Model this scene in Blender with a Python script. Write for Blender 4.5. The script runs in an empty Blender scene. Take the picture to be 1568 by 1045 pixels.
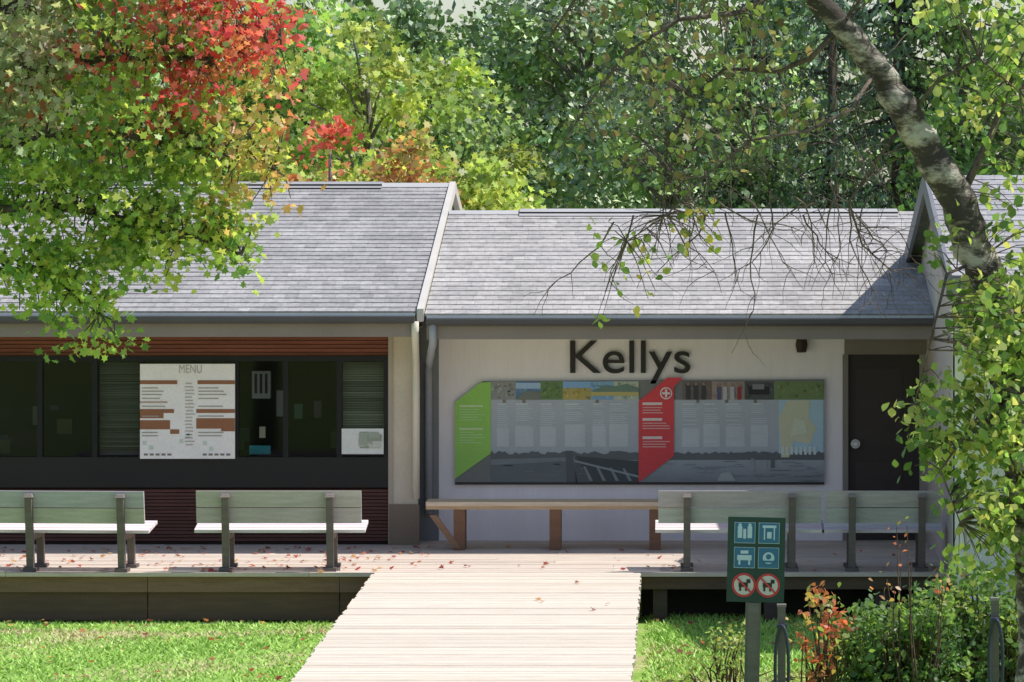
import bpy, math, random
import numpy as np
from mathutils import Vector
random.seed(7); rng=np.random.default_rng(11)
# survey constants: focal in photo px, vanishing point, eye height above the deck (deck = z 0)
F=6500.; VX=1031.; VY=279.; H=3.86; GZ=-0.50
def X(px,d): return (px-VX)*d/F
def Z(py,d): return H-(py-VY)*d/F
def P(px,py,d): return (X(px,d),d,Z(py,d))
scn=bpy.context.scene
# ---------------------------------------------------------------- materials
def newmat(name):
    m=bpy.data.materials.new(name); m.use_nodes=True
    nt=m.node_tree; nt.nodes.clear()
    return m,nt,nt.nodes.new('ShaderNodeOutputMaterial')
def mat(name,col=None,rough=0.7,ns=6.,amt=0.25,bump=0.0,metal=0.,spec=0.3,scale=(1,1,1),bdist=0.01,ns2=60.,amt2=0.15):
    m,nt,out=newmat(name); N=nt.nodes; L=nt.links
    b=N.new('ShaderNodeBsdfPrincipled'); L.new(b.outputs[0],out.inputs[0])
    b.inputs['Roughness'].default_value=rough; b.inputs['Metallic'].default_value=metal
    b.inputs['Specular IOR Level'].default_value=spec
    tc=N.new('ShaderNodeTexCoord'); mp=N.new('ShaderNodeMapping'); mp.inputs['Scale'].default_value=scale
    L.new(tc.outputs['Object'],mp.inputs[0])
    n1=N.new('ShaderNodeTexNoise'); n1.inputs['Scale'].default_value=ns; n1.inputs['Detail'].default_value=5
    n2=N.new('ShaderNodeTexNoise'); n2.inputs['Scale'].default_value=ns2; n2.inputs['Detail'].default_value=3
    L.new(mp.outputs[0],n1.inputs[0]); L.new(mp.outputs[0],n2.inputs[0])
    r1=N.new('ShaderNodeMapRange'); r1.inputs[1].default_value=.3; r1.inputs[2].default_value=.7; r1.inputs[3].default_value=1-amt; r1.inputs[4].default_value=1+amt
    r2=N.new('ShaderNodeMapRange'); r2.inputs[1].default_value=.3; r2.inputs[2].default_value=.7; r2.inputs[3].default_value=1-amt2; r2.inputs[4].default_value=1+amt2
    L.new(n1.outputs[0],r1.inputs[0]); L.new(n2.outputs[0],r2.inputs[0])
    mu=N.new('ShaderNodeMath'); mu.operation='MULTIPLY'; L.new(r1.outputs[0],mu.inputs[0]); L.new(r2.outputs[0],mu.inputs[1])
    vm=N.new('ShaderNodeVectorMath'); vm.operation='SCALE'
    if col is None:
        a=N.new('ShaderNodeAttribute'); a.attribute_name='Col'; L.new(a.outputs['Color'],vm.inputs[0])
    else:
        rgb=N.new('ShaderNodeRGB'); rgb.outputs[0].default_value=(*col,1); L.new(rgb.outputs[0],vm.inputs[0])
    L.new(mu.outputs[0],vm.inputs['Scale']); L.new(vm.outputs[0],b.inputs['Base Color'])
    if bump>0:
        bp=N.new('ShaderNodeBump'); bp.inputs['Strength'].default_value=bump; bp.inputs['Distance'].default_value=bdist
        L.new(n2.outputs[0],bp.inputs['Height']); L.new(bp.outputs[0],b.inputs['Normal'])
    return m
def leafmat(name,trans=0.45,gl=0.35):
    m,nt,out=newmat(name); N=nt.nodes; L=nt.links
    a=N.new('ShaderNodeAttribute'); a.attribute_name='Col'
    b=N.new('ShaderNodeBsdfPrincipled'); b.inputs['Roughness'].default_value=.42; b.inputs['Specular IOR Level'].default_value=gl
    L.new(a.outputs['Color'],b.inputs['Base Color'])
    if trans<=0: L.new(b.outputs[0],out.inputs[0]); return m
    t=N.new('ShaderNodeBsdfTranslucent')
    vm=N.new('ShaderNodeVectorMath'); vm.operation='MULTIPLY'; vm.inputs[1].default_value=(1.5,1.5,.9)
    L.new(a.outputs['Color'],vm.inputs[0]); L.new(vm.outputs[0],t.inputs[0])
    mx=N.new('ShaderNodeMixShader'); mx.inputs[0].default_value=trans
    L.new(b.outputs[0],mx.inputs[1]); L.new(t.outputs[0],mx.inputs[2]); L.new(mx.outputs[0],out.inputs[0])
    return m
def shinglemat(name,y0,c1,c2,row=0.2):
    m,nt,out=newmat(name); N=nt.nodes; L=nt.links
    b=N.new('ShaderNodeBsdfPrincipled'); b.inputs['Roughness'].default_value=.9; b.inputs['Specular IOR Level'].default_value=.15
    L.new(b.outputs[0],out.inputs[0])
    tc=N.new('ShaderNodeTexCoord'); mp=N.new('ShaderNodeMapping'); mp.inputs['Location'].default_value=(0.13,-y0,0)
    L.new(tc.outputs['Object'],mp.inputs[0])
    br=N.new('ShaderNodeTexBrick'); br.inputs['Scale'].default_value=1; br.inputs['Brick Width'].default_value=.19; br.inputs['Row Height'].default_value=row
    br.inputs['Mortar Size'].default_value=.004; br.inputs['Mortar Smooth'].default_value=.6
    br.inputs['Color1'].default_value=(*c1,1); br.inputs['Color2'].default_value=(*c2,1); br.inputs['Mortar'].default_value=(c2[0]*.75,c2[1]*.75,c2[2]*.75,1)
    br.offset=.37; br.offset_frequency=2; br.squash=.7; br.squash_frequency=3
    L.new(mp.outputs[0],br.inputs[0])
    n=N.new('ShaderNodeTexNoise'); n.inputs['Scale'].default_value=.9; n.inputs['Detail'].default_value=8; L.new(mp.outputs[0],n.inputs[0])
    r=N.new('ShaderNodeMapRange'); r.inputs[1].default_value=.3; r.inputs[2].default_value=.7; r.inputs[3].default_value=.87; r.inputs[4].default_value=1.13; L.new(n.outputs[0],r.inputs[0])
    n2=N.new('ShaderNodeTexNoise'); n2.inputs['Scale'].default_value=16; n2.inputs['Detail'].default_value=6; L.new(mp.outputs[0],n2.inputs[0])
    r2=N.new('ShaderNodeMapRange'); r2.inputs[1].default_value=.3; r2.inputs[2].default_value=.7; r2.inputs[3].default_value=.8; r2.inputs[4].default_value=1.2; L.new(n2.outputs[0],r2.inputs[0])
    mu=N.new('ShaderNodeMath'); mu.operation='MULTIPLY'; L.new(r.outputs[0],mu.inputs[0]); L.new(r2.outputs[0],mu.inputs[1])
    vm=N.new('ShaderNodeVectorMath'); vm.operation='SCALE'; L.new(br.outputs[0],vm.inputs[0]); L.new(mu.outputs[0],vm.inputs['Scale'])
    L.new(vm.outputs[0],b.inputs['Base Color'])
    return m
def groundmat():
    m,nt,out=newmat('lawn'); N=nt.nodes; L=nt.links
    b=N.new('ShaderNodeBsdfPrincipled'); b.inputs['Roughness'].default_value=.95; b.inputs['Specular IOR Level'].default_value=.1
    L.new(b.outputs[0],out.inputs[0]); tc=N.new('ShaderNodeTexCoord')
    n=N.new('ShaderNodeTexNoise'); n.inputs['Scale'].default_value=.9; n.inputs['Detail'].default_value=8; L.new(tc.outputs['Object'],n.inputs[0])
    cr=N.new('ShaderNodeValToRGB'); e=cr.color_ramp.elements
    e[0].position=.32; e[0].color=(.19,.33,.06,1); e[1].position=.70; e[1].color=(.50,.44,.24,1)
    x=cr.color_ramp.elements.new(.54); x.color=(.29,.45,.10,1)
    L.new(n.outputs[0],cr.inputs[0])
    n2=N.new('ShaderNodeTexNoise'); n2.inputs['Scale'].default_value=35; n2.inputs['Detail'].default_value=5; L.new(tc.outputs['Object'],n2.inputs[0])
    r=N.new('ShaderNodeMapRange'); r.inputs[1].default_value=.3; r.inputs[2].default_value=.7; r.inputs[3].default_value=.7; r.inputs[4].default_value=1.25; L.new(n2.outputs[0],r.inputs[0])
    vm=N.new('ShaderNodeVectorMath'); vm.operation='SCALE'; L.new(cr.outputs[0],vm.inputs[0]); L.new(r.outputs[0],vm.inputs['Scale']); L.new(vm.outputs[0],b.inputs['Base Color'])
    bp=N.new('ShaderNodeBump'); bp.inputs['Distance'].default_value=.02; L.new(n2.outputs[0],bp.inputs['Height']); L.new(bp.outputs[0],b.inputs['Normal'])
    return m
def glassmat():
    m,nt,out=newmat('window_glass'); N=nt.nodes; L=nt.links
    t=N.new('ShaderNodeBsdfTransparent'); t.inputs[0].default_value=(.74,.74,.74,1)
    g=N.new('ShaderNodeBsdfGlossy'); g.inputs['Roughness'].default_value=.04; g.inputs['Color'].default_value=(.75,.7,.85,1)
    fr=N.new('ShaderNodeFresnel'); fr.inputs[0].default_value=1.34
    mx=N.new('ShaderNodeMixShader'); L.new(fr.outputs[0],mx.inputs[0]); L.new(t.outputs[0],mx.inputs[1]); L.new(g.outputs[0],mx.inputs[2]); L.new(mx.outputs[0],out.inputs[0])
    return m
def birchmat():
    m,nt,out=newmat('birch_bark'); N=nt.nodes; L=nt.links
    b=N.new('ShaderNodeBsdfPrincipled'); b.inputs['Roughness'].default_value=.85; L.new(b.outputs[0],out.inputs[0])
    tc=N.new('ShaderNodeTexCoord'); mp=N.new('ShaderNodeMapping'); mp.inputs['Scale'].default_value=(1,1,2.2); mp.inputs['Rotation'].default_value=(0,.6,0)
    L.new(tc.outputs['Object'],mp.inputs[0])
    n=N.new('ShaderNodeTexNoise'); n.inputs['Scale'].default_value=3.6; n.inputs['Detail'].default_value=9; n.inputs['Roughness'].default_value=.72; L.new(mp.outputs[0],n.inputs[0])
    cr=N.new('ShaderNodeValToRGB'); e=cr.color_ramp.elements
    e[0].position=.46; e[0].color=(.05,.04,.032,1); e[1].position=.60; e[1].color=(.48,.44,.38,1)
    x=e.new(.51); x.color=(.18,.15,.125,1)
    L.new(n.outputs[0],cr.inputs[0]); L.new(cr.outputs[0],b.inputs['Base Color'])
    bp=N.new('ShaderNodeBump'); bp.inputs['Distance'].default_value=.03; L.new(n.outputs[0],bp.inputs['Height']); L.new(bp.outputs[0],b.inputs['Normal'])
    return m
# ---------------------------------------------------------------- mesh builder
class MB:
    def __init__(s): s.v=[];s.f=[];s.c=[];s.m=[];s.sm=[]
    def face(s,pts,col=(1,1,1),m=0):
        i=len(s.v); s.v+= [tuple(p) for p in pts]; s.c+=[col]*len(pts); s.f.append(list(range(i,i+len(pts)))); s.m.append(m); s.sm.append(False)
    def prism(s,a,b,col,m=0):
        n=len(a); i=len(s.v); s.v+=[tuple(p) for p in a]+[tuple(p) for p in b]; s.c+=[col]*(2*n)
        fs=[list(range(i,i+n))[::-1],list(range(i+n,i+2*n))]+[[i+k,i+(k+1)%n,i+n+(k+1)%n,i+n+k] for k in range(n)]
        s.f+=fs; s.m+=[m]*len(fs); s.sm+=[False]*len(fs)
    def box(s,x0,x1,y0,y1,z0,z1,col=(1,1,1),m=0):
        s.prism([(x0,y0,z0),(x1,y0,z0),(x1,y1,z0),(x0,y1,z0)],[(x0,y0,z1),(x1,y0,z1),(x1,y1,z1),(x0,y1,z1)],col,m)
    def extx(s,prof,x0,x1,col=(1,1,1),m=0):
        s.prism([(x0,y,z) for y,z in prof],[(x1,y,z) for y,z in prof],col,m)
    def tube(s,pts,rad,n=6,col=(1,1,1),m=0,cap=True):
        pts=[Vector(p) for p in pts]; i0=len(s.v)
        for k,p in enumerate(pts):
            d=(pts[min(k+1,len(pts)-1)]-pts[max(k-1,0)]).normalized()
            u=d.cross(Vector((.13,.95,.2))); u=u.normalized() if u.length>1e-3 else Vector((1,0,0)); w=d.cross(u)
            for j in range(n):
                a=2*math.pi*j/n; s.v.append(tuple(p+(u*math.cos(a)+w*math.sin(a))*rad[k])); s.c.append(col)
        for k in range(len(pts)-1):
            for j in range(n):
                a=i0+k*n+j; b=i0+k*n+(j+1)%n
                s.f.append([a,b,b+n,a+n]); s.m.append(m); s.sm.append(True)
        if cap:
            s.f.append([i0+j for j in range(n)][::-1]); s.m.append(m); s.sm.append(False)
            e=i0+(len(pts)-1)*n; s.f.append([e+j for j in range(n)]); s.m.append(m); s.sm.append(False)
    def obj(s,name,mats,parent=None):
        me=bpy.data.meshes.new(name); me.from_pydata(s.v,[],s.f)
        for m in mats: me.materials.append(m)
        me.polygons.foreach_set('material_index',s.m); me.polygons.foreach_set('use_smooth',s.sm)
        a=me.attributes.new('Col','FLOAT_COLOR','POINT'); a.data.foreach_set('color',np.hstack([np.array(s.c,dtype=np.float32),np.ones((len(s.c),1),np.float32)]).ravel())
        me.update(); o=bpy.data.objects.new(name,me); scn.collection.objects.link(o)
        if parent: o.parent=parent
        return o
def empty(name,loc=(0,0,0)):
    e=bpy.data.objects.new(name,None); e.location=loc; e.empty_display_size=.2; scn.collection.objects.link(e); return e
MAPLE=np.array([(0,-.5),(.22,-.28),(.5,-.3),(.3,0),(.48,.2),(.2,.2),(0,.55),(-.2,.2),(-.48,.2),(-.3,0),(-.5,-.3),(-.22,-.28)])
OVAL=np.array([(0,-.5),(.26,-.25),(.3,.02),(.12,.35),(0,.52),(-.12,.35),(-.3,.02),(-.26,-.25)])
RHOMB=np.array([(0,-.5),(.33,0),(0,.5),(-.33,0)])
def leaves(name,cen,size,col,shape,m,parent=None,up=.5,hang=0.,gain=1.):
    n=len(cen); K=len(shape)
    nr=rng.normal(size=(n,3)); nr[:,2]=np.abs(nr[:,2])*.6+up; nr/=np.linalg.norm(nr,axis=1)[:,None]
    a=rng.normal(size=(n,3)); a[:,2]+=hang*2; u=np.cross(a,nr); u/=np.linalg.norm(u,axis=1)[:,None]+1e-9; w=np.cross(nr,u)
    V=cen[:,None,:]+size[:,None,None]*(shape[None,:,0,None]*u[:,None,:]+shape[None,:,1,None]*w[:,None,:])
    V+=nr[:,None,:]*(np.abs(shape[:,0])[None,:,None]*size[:,None,None]*rng.uniform(-.1,.6,n)[:,None,None])
    me=bpy.data.meshes.new(name); me.vertices.add(n*K); me.vertices.foreach_set('co',V.astype(np.float32).ravel())
    me.loops.add(n*K); me.loops.foreach_set('vertex_index',np.arange(n*K,dtype=np.int32))
    me.polygons.add(n); me.polygons.foreach_set('loop_start',np.arange(0,n*K,K,dtype=np.int32))
    me.update(calc_edges=True); me.materials.append(m)
    at=me.attributes.new('Col','FLOAT_COLOR','POINT')
    c=np.hstack([np.clip(col*gain,0,.8),np.ones((n,1))]); at.data.foreach_set('color',np.repeat(c,K,axis=0).astype(np.float32).ravel())
    o=bpy.data.objects.new(name,me); scn.collection.objects.link(o)
    if parent: o.parent=parent
    return o
# ---------------------------------------------------------------- shared materials
M_wood=mat('weathered_wood',None,.8,3.,.12,.25,scale=(1,8,8),ns2=30,amt2=.10,bdist=.003)
M_paint=mat('painted_surface',None,.55,2.,.06,0,ns2=40,amt2=.04)
M_matte=mat('printed_panel',None,.5,3.,.04,0,spec=.4,ns2=50,amt2=.05)
M_metal=mat('grey_metal',None,.4,5,.1,0,metal=.3,spec=.5)
M_bark=mat('bark',None,.9,8,.35,.6,ns2=40,amt2=.3,bdist=.02)
M_leaf=leafmat('leaf',.5,.4); M_leafd=leafmat('leaf_dense',.45,.4); M_needle=leafmat('leaf_opaque',0,.4); M_grass=leafmat('grass_blade',0,.2)
M_glass=glassmat()
BLACK=(.012,.012,.013)
# ---------------------------------------------------------------- ground
g=MB(); g.face([(-400,-100,GZ),(400,-100,GZ),(400,600,GZ),(-400,600,GZ)])
g.obj('ground',[groundmat()])
def grass():
    n=60000
    x=rng.uniform(-7.8,4.4,n); y=rng.uniform(35.2,42.7,n)
    k=~((x>-3.0)&(x<-.28)); x=x[k];y=y[k]; n=len(x)
    k=~((y>42.0)&(x<-2.9)); x=x[k];y=y[k]; n=len(x)
    dry=np.sin(x*1.3+y*.7)+np.sin(y*2.1-x*.9)+rng.normal(0,.5,n)
    band=np.exp(-((y-41.0-.15*np.sin(x*1.7))/.35)**2)*2.4
    dry=dry+np.where(x<-3,band,.3)
    h=rng.uniform(.015,.042,n); h[(x>-.2)]*=1.5
    ang=rng.uniform(0,6.28,n); w=.009
    b=np.stack([x,y,np.full(n,GZ)],1); dx=np.stack([np.cos(ang)*w,np.sin(ang)*w,np.zeros(n)],1)
    tip=b+np.stack([rng.normal(0,.03,n),rng.normal(0,.03,n),h],1)
    V=np.stack([b-dx,b+dx,tip],1).reshape(-1,3)
    col=np.array([.38,.60,.13])*rng.uniform(.75,1.3,(n,1)); d=(dry>1.8); col[d]=np.array([.70,.58,.34])*rng.uniform(.75,1.15,(d.sum(),1))
    me=bpy.data.meshes.new('grass'); me.vertices.add(3*n); me.vertices.foreach_set('co',V.astype(np.float32).ravel())
    me.loops.add(3*n); me.loops.foreach_set('vertex_index',np.arange(3*n,dtype=np.int32)); me.polygons.add(n); me.polygons.foreach_set('loop_start',np.arange(0,3*n,3,dtype=np.int32))
    me.update(calc_edges=True); me.materials.append(M_grass)
    at=me.attributes.new('Col','FLOAT_COLOR','POINT'); at.data.foreach_set('color',np.repeat(np.hstack([np.clip(col,0,.8),np.ones((n,1))]),3,axis=0).astype(np.float32).ravel())
    scn.collection.objects.link(bpy.data.objects.new('grass',me))
grass()
# ---------------------------------------------------------------- boardwalk & deck
BX0,BX1=-2.96,-.318; DF=41.95
b=MB(); y=18.
while y<DF-.14:
    t=random.uniform(.88,1.06); w=(.66*t,.575*t*random.uniform(.985,1.01),.475*t)
    b.box(BX0+random.uniform(-.012,.012),BX1+random.uniform(-.012,.012),y,y+.1415,-.04,random.uniform(-.0015,.0015),w); y+=.146
b.box(BX0+.06,BX0+.12,18,DF,-.24,-.041,(.14,.11,.09)); b.box(BX1-.12,BX1-.06,18,DF,-.24,-.041,(.14,.11,.09))
for yy in np.arange(19,41.9,2.4):
    for xx in (BX0+.13,BX1-.27): b.box(xx,xx+.14,yy,yy+.14,GZ-.1,-.05,(.13,.1,.08))
b.obj('boardwalk',[M_wood])
b=MB(); y=DF
while y<46:
    xs=-9.; 
    while xs<4.2:
        L=random.choice([2.4,3.0,3.6]); xe=min(xs+L,4.2); t=random.uniform(.88,1.06)
        b.box(xs,xe-.004,y,y+.141,-.04,random.uniform(-.002,.001),(.62*t,.52*t,.44*t)); xs=xe
    y+=.146
xs=-9.
while xs<BX0-.05:
    xe=min(xs+1.9,BX0-.01); t=random.uniform(.8,1.2)
    b.box(xs,xe-.006,DF+.06,DF+.10,-.20,-.045,(.19*t,.115*t,.08*t))
    b.box(xs,xe-.012,DF+.10,DF+.13,GZ+.02,-.205,(.105*t,.066*t,.048*t)); xs=xe
b.box(BX1,4.2,DF+.06,DF+.10,-.17,-.045,(.12,.08,.055))
b.box(BX1,4.2,DF+.65,DF+.7,GZ,-.05,(.03,.024,.02))  # recessed near-black panel: shade of the open underside put into its colour
for xx in (-.2,.9,2.0,3.1): b.box(xx,xx+.14,DF+.12,DF+.26,GZ,-.05,(.08,.06,.05))
b.obj('wooden_deck',[M_wood])
# ---------------------------------------------------------------- building
B=empty('park_building',(0,0,0))
LW,RW=45.2,45.7; EY=44.4
M_wall=mat('white_board_siding',(.92,.84,.87),.6,.8,.03,.15,ns2=25,amt2=.03,scale=(6,1,.3))
M_sideL=mat('brown_siding',None,.7,4,.2,.2,scale=(.4,1,6),ns2=40,amt2=.15)
XC=X(640,LW)
w=MB()
doorx0,doorx1=X(1293,RW),X(1408,RW); xr=2.80
x0=XC; x1=doorx0
xs=np.linspace(x0,x1,30)
for i in range(29): w.box(xs[i]+.0015,xs[i+1]-.0015,RW,RW+.1,0,2.45)
w.box(x0,x1,RW+.004,RW+.11,0,2.46)
w.obj('front_wall',[M_wall],B)
w=MB()
w.box(doorx0,xr,RW-.01,RW+.1,Z(543,RW),2.46,(.24,.20,.175))
w.box(doorx0-.02,doorx0+.04,RW-.02,RW+.1,0,Z(543,RW),(.25,.215,.19))
w.box(doorx1,xr,RW-.02,RW+.1,0,Z(543,RW),(.36,.31,.28))
w.box(x0,X(672,RW),RW-.03,RW-.002,0,2.45,(.24,.235,.245))
w.obj('door_surround',[M_paint],B)
d=MB(); d.box(doorx0+.04,doorx1,RW+.03,RW+.08,0,Z(543,RW),(.05,.037,.034))
for (a,c,e,f) in ((.12,.62,.15,.85),(.12,.62,1.0,1.85)):
    d.box(doorx0+a,doorx0+c,RW+.022,RW+.028,e,f,(.056,.042,.039))
kx,kz=X(1307,RW)+.02,Z(680,RW)
d.tube([(kx,RW+.03,kz),(kx,RW-.02,kz)],[.05,.05],14,(.6,.6,.6),1); d.tube([(kx,RW-.02,kz),(kx,RW-.05,kz)],[.03,.022],12,(.75,.75,.75),1)
d.obj('door',[M_paint,M_metal],B)
w=MB(); XL=-10.; px1=X(595,LW)
def hz(py): return Z(py,LW)
zz=hz(545)
while zz<2.4:
    w.box(XL,px1,LW-.02,LW+.02,zz,zz+.035,(.20,.065,.043)); zz+=.042
zz=.04
while zz<hz(746)-.03:
    w.box(XL,px1,LW-.02,LW+.02,zz,zz+.029,(.105,.043,.034)); zz+=.037
w.box(XL,px1,LW+.021,LW+.08,0,hz(700),(.03,.015,.013)); w.box(XL,px1,LW+.021,LW+.08,hz(553),2.46,(.03,.016,.013))
w.obj('brown_cladding',[M_sideL],B)
w=MB()
w.box(px1,XC,LW-.04,LW+.06,0.0,2.46,(.60,.51,.41)); w.box(px1-.0,X(602,LW),LW-.055,LW-.041,0,2.46,(.42,.35,.28))
w.box(XC-.05,XC,LW+.06,RW-.031,0,2.46,(.16,.15,.145))
w.box(px1+.01,XC+.02,LW-.07,LW-.056,0,hz(772),(.22,.16,.12))
w.obj('corner_post',[M_paint],B)
w=MB()
w.box(XL,px1-.002,LW-.05,LW+.02,hz(553),hz(545)-.002,BLACK); w.box(XL,px1-.002,LW-.05,LW+.02,hz(746),hz(700),(.019,.017,.017))
for a in (-190,-110,-20,62,146,218,362,438,520,592): w.box(X(a-4,LW),X(a+4,LW),LW-.045,LW+.03,hz(700)+.001,hz(553)-.001,BLACK)
w.obj('window_frames',[M_paint],B)
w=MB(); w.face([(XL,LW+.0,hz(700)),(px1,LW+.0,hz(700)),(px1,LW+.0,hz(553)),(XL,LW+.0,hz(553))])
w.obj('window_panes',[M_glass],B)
w=MB()
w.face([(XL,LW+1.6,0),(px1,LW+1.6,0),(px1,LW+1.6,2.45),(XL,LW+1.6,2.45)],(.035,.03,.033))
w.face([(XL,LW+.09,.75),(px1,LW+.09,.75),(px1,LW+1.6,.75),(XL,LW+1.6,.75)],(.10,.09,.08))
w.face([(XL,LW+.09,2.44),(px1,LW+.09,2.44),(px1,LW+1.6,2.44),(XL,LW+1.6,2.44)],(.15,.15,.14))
for (a,c,br) in ((152,214,.7),(524,592,1.2)):
    zz=hz(697)
    while zz<hz(556):
        t=random.uniform(.6,1.2)*br; w.face([(X(a,LW),LW+.06,zz),(X(c,LW),LW+.06,zz+random.uniform(-.004,.004)),(X(c,LW),LW+.085,zz+.021),(X(a,LW),LW+.085,zz+.021)],(.42*t,.42*t,.33*t)); zz+=.026
w.box(X(383,LW),X(411,LW),LW+.2,LW+.3,hz(612),hz(570),(.3,.31,.31))
for k in range(3): w.box(X(387+k*8,LW),X(391+k*8,LW),LW+.19,LW+.2,hz(604),hz(574),(.03,.03,.03))
w.box(X(380,LW),X(412,LW),LW+.12,LW+.2,hz(697),hz(684),(.05,.4,.45))
w.box(X(420,LW),X(430,LW),LW+.25,LW+.3,hz(640),hz(600),(.2,.2,.22)); w.box(X(395,LW),X(404,LW),LW+.15,LW+.2,hz(672),hz(655),(.5,.5,.4))
for k in range(18):
    a=random.uniform(-20,500); bb=random.uniform(600,690); w.box(X(a,LW),X(a+random.uniform(5,25),LW),LW+.4+.03*k,LW+.42+.03*k,hz(bb+random.uniform(5,30)),hz(bb),tuple(random.uniform(.03,.12) for _ in range(3)))
w.obj('interior',[M_paint],B)
def roof(name,x0,x1,y0,z0,y1,z1,ybk,zbk,m,step=.2):
    r=MB(); n=int(round((y1-y0)/step)); sl=(z1-z0)/(y1-y0)
    pts=[]
    for i in range(n):
        ya=y0+i*(y1-y0)/n; yb=y0+(i+1)*(y1-y0)/n
        pts+=[(ya,z0+(ya-y0)*sl+.009),(yb,z0+(yb-y0)*sl)]
    for i in range(len(pts)-1):
        (a,c),(e,f)=pts[i],pts[i+1]; r.face([(x0,a,c),(x1,a,c),(x1,e,f),(x0,e,f)])
    r.face([(x0,y1,z1),(x1,y1,z1),(x1,ybk,zbk),(x0,ybk,zbk)])
    r.face([(x0,y0,z0-.02),(x1,y0,z0-.02),(x1,y0,z0+.009),(x0,y0,z0+.009)])
    return r.obj(name,[m],B)
S1=shinglemat('roof_shingles',44.4,(.38,.365,.36),(.285,.275,.275))
S2=shinglemat('roof_shingles_b',44.4,(.46,.435,.42),(.35,.335,.325))
xrk=-2.68
LZ=2.50; roof('roof_shingles_left',-10.5,xrk,EY,LZ,50.9,3.83,57.4,2.5,S1)
RZ=2.475; roof('roof_shingles_right',xrk+.08,2.85,EY,RZ,49.3,3.52,54.2,2.475,S2)
r=MB()
r.extx([(EY-.03,LZ-.10),(EY-.03,LZ+.035),(50.9,3.865),(50.9,3.73)],xrk,xrk+.07,(.58,.54,.49))
r.extx([(50.9,3.73),(50.9,3.865),(57.4,2.54),(57.4,2.4)],xrk,xrk+.07,(.50,.47,.43))
r.face([(xrk-.01,49.0,3.2),(xrk-.01,50.9,3.78),(xrk-.01,52.8,3.2)],(.3,.3,.3))
r.extx([(50.6,3.79),(50.85,3.865),(50.95,3.865),(51.2,3.79)],-10.5,xrk-.8,(.34,.335,.34)); r.extx([(50.7,3.80),(50.87,3.85),(50.93,3.85),(51.1,3.80)],xrk-.8,xrk,(.46,.45,.45))
r.box(-10.5,xrk-.8,50.68,50.70,3.80,3.835,(.03,.03,.03)); r.box(xrk+.9,2.6,49.08,49.10,3.475,3.515,(.03,.03,.03))
r.extx([(49.0,3.47),(49.25,3.55),(49.35,3.55),(49.6,3.47)],xrk+.9,2.6,(.42,.41,.41)); r.extx([(49.1,3.48),(49.27,3.53),(49.33,3.53),(49.5,3.48)],xrk+.08,xrk+.9,(.46,.45,.45))
for (a,c,zt,yy) in ((-10.5,xrk-.02,LZ,EY),(xrk+.10,2.72,RZ,EY)):
    r.box(a,c,yy-.015,yy-.001,zt-.04,zt-.012,(.7,.69,.67))
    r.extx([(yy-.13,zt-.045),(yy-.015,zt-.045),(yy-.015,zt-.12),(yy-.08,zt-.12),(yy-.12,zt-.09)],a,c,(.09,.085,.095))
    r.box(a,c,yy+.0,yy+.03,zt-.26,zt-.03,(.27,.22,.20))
    r.box(a,c,yy+.031,RW,zt-.20,zt-.18,(.6,.56,.53))
r.obj('roof_trim',[M_paint],B)
r=MB()
a=X(636,EY); c=X(637,LW)+.01
r.tube([(a,EY-.06,LZ-.1),(a,EY-.04,LZ-.25),(c,LW-.16,LZ-.6),(c,LW-.14,LZ-.8),(c,LW-.14,.5)],[.04]*5,8,(.72,.65,.55))
a=X(663,EY); c=X(657,RW)
r.tube([(a,EY-.06,RZ-.1),(a,EY-.03,RZ-.3),(c,RW-.16,RZ-.6),(c,RW-.12,RZ-.8),(c,RW-.12,.3)],[.042]*5,8,(.36,.36,.40))
r.obj('downspouts',[M_paint],B)
r=MB(); lx,lz=X(1227,RW),Z(525,RW)
r.tube([(lx,RW-.07,lz+.09),(lx,RW-.08,lz-.02),(lx,RW-.09,lz-.10)],[.05,.065,.05],14,(.06,.035,.025)); r.box(lx-.05,lx+.05,RW-.05,RW-.001,lz-.03,lz+.08,(.05,.035,.03))
r.obj('wall_lamp',[M_paint],B)
w=MB(); WX=2.73; M_wing=mat('wing_siding',None,.7,1.5,.1,.2,scale=(6,6,.3),ns2=25,amt2=.1)
w.extx([(41.2,GZ),(41.2,3.22),(43.5,3.80),(47.5,2.9),(47.5,GZ)],WX,WX+.12,(.56,.48,.43))
w.box(WX+.12,9,41.2,41.3,GZ,3.2,(.72,.67,.67)); w.box(WX-.015,WX+.09,41.17,41.199,GZ,3.15,(.8,.76,.72)); w.box(WX-.015,WX-.001,41.17,41.28,GZ,3.15,(.8,.76,.72))
w.obj('wing_wall',[M_wing],B)
S3=shinglemat('roof_shingles_c',39.6,(.38,.37,.38),(.3,.295,.31))
roof('roof_shingles_wing',2.60,9.3,39.6,2.98,43.5,3.93,47.9,2.85,S3,.2)
w=MB(); w.extx([(39.57,2.80),(39.57,3.0),(43.5,3.96),(47.9,2.88),(47.9,2.70),(43.5,3.75)],2.56,2.599,(.19,.19,.21))
w.box(2.6,9.3,39.55,39.58,2.78,2.96,(.25,.23,.22)); w.obj('wing_trim',[M_paint],B)
def textmesh(body,size,extr=0.,off=0.):
    cu=bpy.data.curves.new('t','FONT'); cu.body=body; cu.size=size; cu.extrude=extr; cu.offset=off
    to=bpy.data.objects.new('tmp',cu); scn.collection.objects.link(to); bpy.context.view_layer.update()
    me=bpy.data.meshes.new_from_object(to.evaluated_get(bpy.context.evaluated_depsgraph_get())); bpy.data.objects.remove(to); return me
me=textmesh('Kellys',1,.02,.002)
vs=np.array([v.co[:] for v in me.vertices]); w0=vs[:,0].min(); w1=vs[:,0].max()
tw=X(1057,RW)-X(873,RW); zt=Z(571,RW)
kmax=vs[:,1].max(); sy=(Z(522,RW)-Z(571,RW))/kmax
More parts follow.
